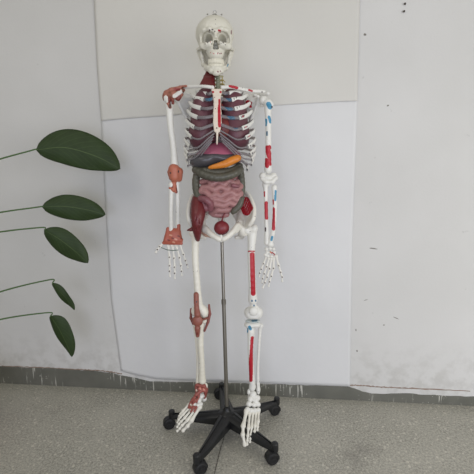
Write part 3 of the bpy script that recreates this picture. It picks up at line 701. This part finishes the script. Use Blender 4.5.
# large intestine: transverse bands across, then down the left side to the caecum
f = Field()
def gut(pts, r, step, k=.005):
    pa = spline([P(*p) for p in pts], 20); d = np.concatenate([[0], np.cumsum(np.linalg.norm(np.diff(pa, axis=0), axis=1))])
    f.chain(pa[::4] if len(pa) % 4 == 1 else list(pa[::4])+[pa[-1]], r*.86, k)
    for q in np.arange(0, d[-1], step):
        c = [np.interp(q, d, pa[:, j]) for j in range(3)]; f.ell(c, (r, r, r), k)
gut([(196, 170, -.045), (205, 175, -.072), (219, 177.5, -.082), (232, 174.5, -.072), (240.5, 169.5, -.045)], .0165, .020)
gut([(197, 170, -.03), (206, 170.5, -.062), (219, 172, -.074), (232, 170, -.062), (240, 166, -.03)], .0125, .016)
gut([(197.5, 172, -.03), (195.8, 181, -.038), (196.3, 190, -.045), (199, 198, -.056)], .0145, .017)
gut([(241.5, 199, -.055), (239, 206, -.062), (233, 212, -.066)], .0115, .014)
gut([(240.5, 171, -.02), (241.5, 180, -.028), (241.8, 190, -.034), (239.5, 200, -.04)], .0135, .017)
organ('large_intestine', f, .002, m_colon)
f = Field(); gut([(201, 198.5, -.075), (206.5, 200, -.088), (210.5, 204.5, -.082), (210, 209.5, -.07)], .0125, .014); gut([(202, 203, -.06), (206, 208, -.068)], .016, .013)
organ('caecum', f, .0018, m_caec)
f = Field(); f.ell(P(220.5, 195.5, -.022), (.090, .046, .079), .01)
cE = P(220.5, 195, -.022)
def onbelly(x, y):
    p_ = P(x, y, -.05); u = (p_[0]-cE[0])/.097; v_ = (p_[2]-cE[2])/.086; q = max(0, 1-u*u-v_*v_); w = cE[1]-.050*math.sqrt(q); return P(x, y, w)
rows = [[(202, 182), (208, 180.5), (212, 184), (218, 181.5), (224, 184), (229, 181), (234, 183), (239, 182)],
        [(240.5, 186), (236, 188.5), (231, 186.5), (227, 190), (221, 187.5), (215, 190), (209, 187), (203, 187.5)],
        [(201, 192), (206, 193), (211, 195.5), (216, 194), (221, 197), (226, 194.5), (231, 192.5), (235, 195.5), (240, 193)],
        [(240, 197.5), (236, 200.5), (231, 198), (226, 201), (220, 200.5), (215, 199.5)],
        [(214, 204), (219, 205), (224, 206.5), (229, 203.5), (234, 205), (237.5, 202)],
        [(233.5, 209), (228, 210), (222, 210.5), (216, 209.5), (211.5, 212)], [(214, 214.5), (220, 214.8), (227, 213.5)],
        [(209, 196.5), (212, 200)], [(236, 176.5), (230, 178)], [(206, 177.8), (212, 178.5), (222, 179.5)]]
random.seed(11)
for r_ in rows:
    pa = spline([onbelly(x+random.uniform(-.5, .5), y+random.uniform(-.9, .9)) for x, y in r_], 6); f.chain(pa[::2], .0126, .0012)
for a, b in (((239, 182), (240.5, 186)), ((203, 187.5), (201, 192)), ((240, 193), (240, 197.5)), ((215, 199.5), (214, 204)), ((237.5, 202), (233.5, 209))): f.cap(onbelly(*a), onbelly(*b), .0125, .0125, .0016)
organ('small_intestine', f, .0017, m_int)
f = Field().chain([P(233, 185.5, -.083), P(238, 186.5, -.078)], [.0085, .007], .002)
organ('sigmoid_colon', f, .0018, m_caec)

# --- pelvis
def hip(s, crest, ace, pub, strokes=(), bl=None):
    f = Field(); C = [P(*c_) for c_ in crest]; A = P(*ace)
    pa = spline(C, 6); f.chain(pa, .0068, .004)
    si = P(*bl)
    for q in range(0, len(pa), 2):
        tgt = A+(si-A)*max(0, 1-q/(len(pa)*.62)); f.chain([pa[q], (pa[q]+tgt)/2+(0, .006, -.004), tgt], [.005, .004, .007], .008)
    f.chain([A, (A+si)/2+(s*.006, 0, -.006), si], [.014, .009, .012], .010)
    f.ell(A, (.024, .022, .024), .010)
    pb = [P(*c_) for c_ in pub]; f.chain(spline([A]+pb, 5), [.013, .011, .010, .009, .0085]+[.0085]*(5*len(pb)-4), .005)
    f.chain([A, P(ace[0]-s*2, ace[1]+5, .035), P(ace[0]-s*7, ace[1]+6.5, .03)], [.014, .014, .009], .005)
    f.chain([P(ace[0]-s*3, ace[1]-16, .02), P(ace[0]-s*4, ace[1]-8, -.015), P(ace[0]-s*8, ace[1]-1, -.05), P(221+s*8, 235.5, -.078)], [.012, .014, .012, .009], .010)
    f.ell(P(ace[0]+s*4, ace[1]-.5, -.024), (.014, .018, .017), .006, True)
    return build('hip_bone', f, .002, m_bone, SK, (226, 223, 214), strokes)
hip(-1, [(209, 197, .075), (201, 193.5, .05), (194, 195, .015), (190, 202, -.02), (188.3, 211, -.05), (188.8, 219, -.068), (191, 224, -.060)], (197.5, 231, -.015), [(204.5, 228, -.045), (210, 233.5, -.075), (216, 237.5, -.090), (219.5, 239.5, -.092)], bl=(211, 207, .07))
hip(1, [(233, 196, .075), (241, 191.5, .05), (247.5, 194, .015), (252, 201, -.02), (254.3, 210, -.05), (253.2, 219, -.068), (249.5, 225, -.060)], (243.5, 231, -.015), [(238, 225, -.045), (233, 231.5, -.075), (227, 237, -.090), (222.8, 239.5, -.092)],
    [(P(242.5, 201, -.005), P(246.5, 211, -.02), .019, RED), (P(246, 200.5, -.005), P(249.5, 208, -.02), .015, RED)], bl=(231, 207, .07))
# red lined crest marks
f = Field().ell(P(221.2, 200, .075), (.045, .018, .026), .01).ell(P(221.4, 213, .085), (.032, .016, .032), .01).chain([P(221.4, 222, .09), P(221.4, 231, .065)], [.016, .006], .008)
build('sacrum', f, .002, m_bone, SK)
f = Field().chain([P(221.2, 236, -.094), P(221.2, 241, -.09)], .0055, .002); build('pubic_disc', f, .0016, m_bone, SK, BONE, [(P(220, 238, -.11), P(220, 238, -.09), .0018, D), (P(222, 240, -.11), P(222, 240, -.09), .0018, D)])
f = Field().ell(P(221.6, 228, -.055), (.0315, .028, .0295), .004).chain([P(221.6, 222, -.05), P(223.3, 216, -.055), P(225, 213.5, -.055)], [.004, .0028, .003], .003)
organ('bladder', f, .0017, m_blad)
# psoas muscle over the left hip
f = Field(); f.chain(spline([P(200.5, 193, -.02), P(198.8, 203, -.048), P(198, 214, -.078), P(197.3, 224, -.088), P(197.2, 232, -.074), P(197.8, 239.5, -.052)], 4), [.022, .025, .027, .029, .030, .030, .030, .029, .028, .027, .025, .023, .021, .019, .018, .017, .016, .014, .013, .011, .009], .004)
f.chain([P(194, 228, -.07), P(191, 229.5, -.075), P(187.5, 230.3, -.07)], [.010, .007, .003], .004)
for x in (-2.5, 1.8): f.chain([P(199+x, 200, -.079), P(198.4+x, 214, -.113), P(197.3+x*.6, 230, -.100)], .0016, .004, True)
organ('psoas_muscle', f, .0018, m_musc)
f = Field().chain([P(202.5, 232, -.04), P(206, 235, -.055), P(211, 237, -.07)], [.010, .007, .004], .004); build('hip_ligament', f, .0016, m_lig, SK, (196, 158, 138))

# --- legs
longbone('femur', (195.8, 236, -.01), (198.5, 304, -.02), .0135, [(192.8, 233, .0, (.016, .018, .020)), (200, 230, -.012, .020)], [(196, 311, -.015, (.021, .026, .024)), (204, 312, -.012, (.020, .026, .026)), (200, 309, -.018, (.026, .020, .022))], [(195.3, 258, -.03), (197, 282, -.032)], base=(230, 227, 216))
longbone('femur', (252.2, 234, -.01), (252.8, 300, -.022), .0148, [(254.3, 228.5, .0, (.015, .019, .018)), (246, 229.5, -.008, .0205), (250, 230.5, -.004, .015)], [(249.5, 312.5, -.015, (.023, .027, .025)), (257.8, 312.5, -.012, (.022, .027, .025)), (253.8, 309, -.026, (.023, .016, .021)), (253.6, 315.5, -.016, (.033, .024, .015))], [(251.2, 256, -.03), (252, 280, -.034)],
         [(P(252.2, 254.5, -.052), P(253.2, 293.5, -.05), .0098, RED), (P(248.5, 251.3, -.05), P(254.5, 251.3, -.05), .0028, RED), (P(252, 300.5, -.06), P(252, 301, -.03), .0035, (70, 110, 140)), (P(255.7, 300.5, -.06), P(255.7, 301, -.03), .0035, (70, 110, 140)), (P(254, 305.5, -.06), P(254, 305.8, -.03), .0035, (70, 110, 140))])
f = Field().ell(P(253.6, 311.5, -.045), (.0195, .010, .020), .004); build('patella', f, .0018, m_bone, SK)
longbone('tibia', (200.8, 326, -.012), (202.3, 380, .0), .0118, [(197, 320, -.008, (.018, .022, .015)), (204, 320, -.006, (.018, .022, .015)), (200, 326, -.012, (.018, .018, .026))], [(202.6, 381, .0, (.014, .014, .013)), (206, 386, .002, (.008, .010, .014))], [(200.8, 345, -.022), (202, 365, -.012)], base=(226, 222, 208))
longbone('fibula', (194.8, 327, .012), (197.5, 383, .008), .0055, [(194.8, 325, .012, .009)], [(197.3, 386, .006, (.007, .008, .015))], [(196.6, 345, .008), (197.6, 365, .008)], base=(226, 222, 208))
longbone('tibia', (251, 332, -.012), (252.5, 386, .0), .0112, [(248.8, 325, -.008, (.018, .022, .014)), (256, 324.5, -.006, (.019, .022, .014)), (252.3, 324.2, -.010, (.034, .024, .012)), (250.8, 331, -.012, (.016, .018, .026))], [(252.2, 388, .0, (.014, .014, .013)), (248.8, 392, .002, (.008, .010, .014))], [(250.3, 352, -.022), (251.5, 370, -.012)],
         [(P(252.3, 338, -.05), P(251, 358, -.05), .0072, RED), (P(251, 358, -.048), P(250.8, 380, -.022), .0082, RED), (P(250.8, 358, -.048), P(250.5, 364, -.036), .0072, RED), (P(249.5, 327, -.05), P(250.5, 329, -.03), .006, BLUE), (P(247.6, 329, -.05), P(247.3, 332, -.02), .0035, BLUE), (P(252, 321.6, -.06), P(257.5, 321.4, -.0), .005, (70, 120, 150))])
longbone('fibula', (260, 328, .010), (258.3, 389, .008), .0062, [(261, 325.5, .010, .0105)], [(258.4, 391, .006, (.008, .009, .016))], [(259, 345, .006), (257.8, 368, .006)])
build('meniscus', Field().ell(P(200.5, 318, -.008), (.035, .024, .006), .003), .0018, m_lig, SK, (196, 150, 130))
build('meniscus', Field().ell(P(252.8, 320.7, -.008), (.034, .021, .0045), .003), .0018, m_lig, SK, (200, 208, 208), [(P(252.5, 320.8, -.03), P(256.5, 320.5, -.03), .0045, (84, 128, 150))])
# knee ligaments on the left-hand knee
f = Field(); f.chain([P(196.3, 295, -.047), P(196.6, 308, -.050), P(197.4, 314, -.058)], [.0105, .0105, .014], .003); f.chain([P(196, 294.5, -.046), P(196.2, 303, -.05)], .0105, .002)
f.ell(P(197.6, 321, -.056), (.0225, .013, .024), .006); f.chain([P(197.5, 328, -.052), P(197.6, 335.5, -.044)], [.013, .0085], .006)
kn = build('patellar_tendon', f, .0017, m_lig, SK, (146, 88, 76), [(P(196.5, 301.5, -.08), P(196.5, 302, -.05), .003, D), (P(197.3, 333.5, -.07), P(197.3, 334, -.05), .0045, LIGD)])
f = Field(); f.chain([P(209, 305, -.008), P(209.8, 314, -.010), P(208, 322, -.018), P(204.5, 331, -.026)], [.0045, .0065, .0062, .0045], .003); f.chain([P(190.9, 309, -.008), P(190.9, 318, -.012), P(193, 324, -.02)], [.0045, .006, .0045], .003)
f.chain([P(191, 319, -.022), P(197, 320.5, -.040)], [.0042, .005], .003); f.chain([P(202, 320, -.046), P(208, 318, -.026)], [.0042, .0042], .003)
build('knee_ligament', f, .0016, m_lig, SK, (134, 72, 64))

# --- feet
def toe(parent, pts, ws, r0):
    f = Field(); n = len(pts)
    for i in range(n-1):
        a = P(*pts[i], ws[i]); b = P(*pts[i+1], ws[i+1]); r = 1.18*r0*(1-.08*i); g = .05 if i else .01
        a2 = a+(b-a)*g; b2 = b-(b-a)*g; f.chain([a2, a2*.72+b2*.28, a2*.35+b2*.65, b2], [r*1.15, r*.72, r*.66, r*1.05], .0012)
    V, Q = f.mesh(.0015); return mkmesh('toe', V, Q, m_bone_clean, parent, colour(V, (226, 223, 213)))
f = Field()
for x, y, w, r in [(202.5, 389, -.002, .015), (203.5, 394, .022, .016), (204, 399, .030, .013), (201, 396, -.012, .014), (199, 400, -.030, .012), (195.5, 398, -.022, .011), (198, 405, -.045, .010), (194.5, 404, -.040, .010), (191.5, 403, -.034, .009), (201, 404, -.042, .009)]: f.ell(P(x, y, w), (r, r, r*.9), .004)
footL = build('foot', f, .0018, m_bone_clean, SK)
toe(footL, [(199.8, 407), (191.5, 420.5), (187.5, 426), (183, 430.5)], [-.048, -.075, -.082, -.088], .0085)
toe(footL, [(196.5, 407.5), (187, 420.5), (182, 425.5), (179.5, 428.5), (177.2, 431)], [-.048, -.078, -.086, -.09, -.092], .0062)
toe(footL, [(193.8, 407), (184.5, 418), (181, 421.5), (178.8, 424), (177.2, 427)], [-.044, -.070, -.078, -.082, -.084], .0058)
toe(footL, [(191.2, 406), (183, 414.5), (180.3, 417.5), (178.6, 419.8), (177.6, 422.5)], [-.038, -.060, -.068, -.072, -.074], .0056)
toe(footL, [(188.8, 404.5), (182.8, 411), (180.6, 414), (179.3, 416.2), (178.4, 418.5)], [-.032, -.050, -.056, -.06, -.062], .0056)
f = Field()
for a, b, r in [((197, 385, -.004), (204, 386, -.012), .0075), ((196.5, 386, .002), (197, 393, -.012), .0085), ((204, 386, -.010), (206, 391, -.004), .0095), ((199, 389, -.020), (205, 391, -.012), .0085), ((206.5, 389, .008), (204.5, 397, .018), .0085), ((197, 393, -.018), (194, 399, -.034), .0085), ((201, 391, -.02), (196, 395, -.03), .0075),
                ((195.5, 400, -.040), (192.5, 404, -.044), .0065), ((193, 399, -.032), (189.5, 405.5, -.040), .007), ((194, 407, -.052), (188.8, 407.5, -.046), .006), ((196.5, 407, -.055), (194.3, 411.5, -.062), .0048), ((193, 408, -.055), (190.8, 411.8, -.060), .0045), ((199, 396, -.03), (196.5, 402, -.046), .005)]:
    f.cap(P(*a), P(*b), r, r*.9, .0025)
build('ankle_ligament', f, .0016, m_lig, footL, (152, 82, 74), [(P(x, y, w-.02), P(x+.6, y+.8, w+.01), .0035, c_) for x, y, w, c_ in [(200, 388, -.02, (214, 150, 132)), (203.5, 389, -.015, (206, 140, 124)), (196.3, 390, -.01, (224, 205, 190)), (196.5, 397, -.03, LIGD), (192, 402, -.04, LIGD), (190.8, 404.5, -.05, (226, 214, 200))]])
f = Field()
for x, y, w, r in [(253, 394.5, -.004, .0155), (251, 397, .022, .015), (254, 402, .028, .014), (257.5, 398, -.004, .012), (250.5, 399, -.02, .012), (255.5, 401, -.016, .012), (249, 404, -.036, .012), (254, 405, -.030, .0115), (258, 404.5, -.022, .011), (247.5, 409.5, -.058, .0105), (251.3, 410.5, -.058, .010), (254.8, 410.5, -.055, .010), (258.3, 410, -.048, .010)]: f.ell(P(x, y, w), (r*1.08, r, r*1.1), .004)
footR = build('foot', f, .0018, m_bone_clean, SK)
toe(footR, [(246.5, 411), (243.2, 426), (242.8, 434.5), (244.8, 445)], [-.062, -.115, -.135, -.15], .0088)
toe(footR, [(249.8, 412.5), (248.5, 428), (247.8, 436), (247.4, 440.5), (247.2, 444.5)], [-.062, -.118, -.136, -.144, -.15], .0062)
toe(footR, [(253, 412.5), (251.8, 427), (250.8, 434.5), (250.3, 438.5), (250, 442)], [-.060, -.112, -.128, -.136, -.142], .0058)
toe(footR, [(256, 412.5), (255.2, 425), (254.5, 431.5), (254, 435), (253.5, 438.5)], [-.056, -.104, -.12, -.128, -.132], .0056)
toe(footR, [(258.7, 411.5), (258.2, 421.5), (257.6, 427), (257.3, 430), (257, 433)], [-.05, -.092, -.106, -.112, -.116], .0060)

# ------------------------------------------------------------------ plant at the left
t = NT('leaf_green'); uvn = t.n('ShaderNodeAttribute', attribute_name='leaf_uv'); sx = t.n('ShaderNodeSeparateXYZ'); t.l(uvn.outputs['Vector'], sx.inputs[0])
av = t.math('ABSOLUTE', sx.outputs[1]); mid = t.ramp(av, .035, .012)
ve = t.math('SINE', t.math('MULTIPLY', t.math('ADD', sx.outputs[0], t.math('MULTIPLY', av, -.35)), 62.)); vein = t.ramp(ve, .90, 1.0)
c = t.mix(t.noise(22, 4, t.pos()), lin((34, 48, 22)), lin((50, 68, 34)))
c = t.mix(t.math('MULTIPLY', vein, .28), c, lin((70, 88, 52))); c = t.mix(t.math('MULTIPLY', mid, .55), c, lin((86, 104, 62)))
t.l(c, t.b.inputs['Base Color']); t.b.inputs['Roughness'].default_value = .55; t.b.inputs['Specular IOR Level'].default_value = .3; t.bump(vein, .25, .002); m_leaf = t.m
m_stem = plain('petiole_green', (70, 98, 52), .5)
m_pot = plain('clay_pot', (150, 96, 70), .7); m_soil = plain('potting_soil', (52, 40, 32), .95, bump=.6)
plant_w = .05
crown = np.array([-1.24, .0, .30])
def up(q): return RZ@np.array(q)
def pot():
    pass
fern = thing('potted_plant', 'broad-leaved dark green plant growing beside the wall at the left', 'plant', RZ@np.array([crown[0], crown[1], 0]), 0)
ORG[fern.name] = RZ@np.array([crown[0], crown[1], 0])
b0 = ORG[fern.name]
MB().lathe([(.085, 0), (.09, .004), (.118, .19), (.128, .19), (.13, .215), (.118, .216), (.112, .19), (.105, .188)], b0).build('pot', m_pot, fern)
MB().lathe([(.11, .17), (.112, .196), (.06, .204), (.01, .206)], b0).build('soil', m_soil, fern)
stalk = spline([b0+(0, 0, .19), b0+(.006, .004, .5), b0+(-.01, 0, .85), b0+(.01, .002, 1.15)], 10)
MB().tube(stalk, np.linspace(.013, .007, len(stalk)), 12, (0, 1, 0)).build('stem', m_stem, fern)
def leaf(base, tip, wu, wl, w0, w1, bow, sag, fold, zatt, width_dir=1, roll=0.0):
    """blade between two places of the picture, wu / wl half-widths (metres) over / under the midrib"""
    A = P(base[0], base[1], w0); B = P(tip[0], tip[1], w1); d = B-A; Ln = np.linalg.norm(d)
    mid_ = spline([A, A+d*.35+np.array([0, 0, bow]), A+d*.72+np.array([0, 0, bow*.8]), B], 10); n = len(mid_)
    nu, nv = n, 16; V = []; UV = []
    for i in range(n):
        s_ = i/(n-1); prof = (math.sin(math.pi*min(1, s_**.85))**.68 if s_ < 1 else 0); prof = max(prof, .0)
        T = mid_[min(n-1, i+1)]-mid_[max(0, i-1)]; T /= np.linalg.norm(T)
        side = np.cross(np.array([0, -1., 0]), T); side /= np.linalg.norm(side)   # roughly upward in the picture plane
        if side[2] < 0: side = -side
        side = side*math.cos(roll)+np.array([0, 1., 0])*math.sin(roll)
        nrm = np.cross(T, side)
        if nrm[1] > 0: nrm = -nrm
        for j in range(nv+1):
            v_ = j/nv*2-1; wd = (wu if v_ > 0 else wl)*prof*abs(v_)
            p_ = mid_[i]+side*wd*np.sign(v_)-nrm*(fold*wd*abs(v_))*1.0+nrm*.004*math.sin(9*s_+3*v_)*abs(v_)-nrm*sag*s_*s_
            V.append(RZ@p_); UV.append((s_, v_, 0))
    V = np.array(V); N = len(V); W = V+(RZ@np.array([0, .0007, 0])); Fc = []
    for i in range(n-1):
        for j in range(nv):
            a = i*(nv+1)+j; Fc.append([a, a+1, a+nv+2, a+nv+1]); Fc.append([N+a, N+a+nv+1, N+a+nv+2, N+a+1])
    rim = list(range(nv+1))+[i*(nv+1)+nv for i in range(1, n)]+[(n-1)*(nv+1)+j for j in range(nv-1, -1, -1)]+[i*(nv+1) for i in range(n-2, 0, -1)]
    for a, b in zip(rim, rim[1:]+rim[:1]): Fc.append([a, N+a, N+b, b])
    o = mkmesh('leaf', np.concatenate([V, W]), Fc, m_leaf, fern)
    at_ = o.data.attributes.new('leaf_uv', 'FLOAT_VECTOR', 'POINT'); at_.data.foreach_set('vector', np.array(UV+UV, np.float32).ravel())
    # petiole back to the stalk
    Aw = RZ@A; T = (RZ@(mid_[1]-mid_[0])); T /= np.linalg.norm(T); k = np.argmin(abs(stalk[:, 2]-zatt)); S = stalk[k]
    pa = spline([S, S*.6+Aw*.4+np.array([0, 0, .05]), Aw-T*.02, Aw+T*.004], 8)
    pt = MB().tube(pa, np.linspace(.0045, .0025, len(pa)), 8).build('petiole', m_stem, fern)
leaf((36, 150), (119.7, 169), .088, .078, .10, .15, .040, .01, .25, 1.05)
leaf((42, 207), (105, 215), .056, .062, .12, .17, .016, .01, .3, .88)
leaf((44, 230), (88, 263), .052, .060, .10, .14, .012, .0, .3, .80)
leaf((52, 283), (74.5, 310), .022, .024, .12, .16, .006, .0, .3, .55)
leaf((50, 316), (72, 357), .048, .034, .12, .15, .022, .0, .3, .45)
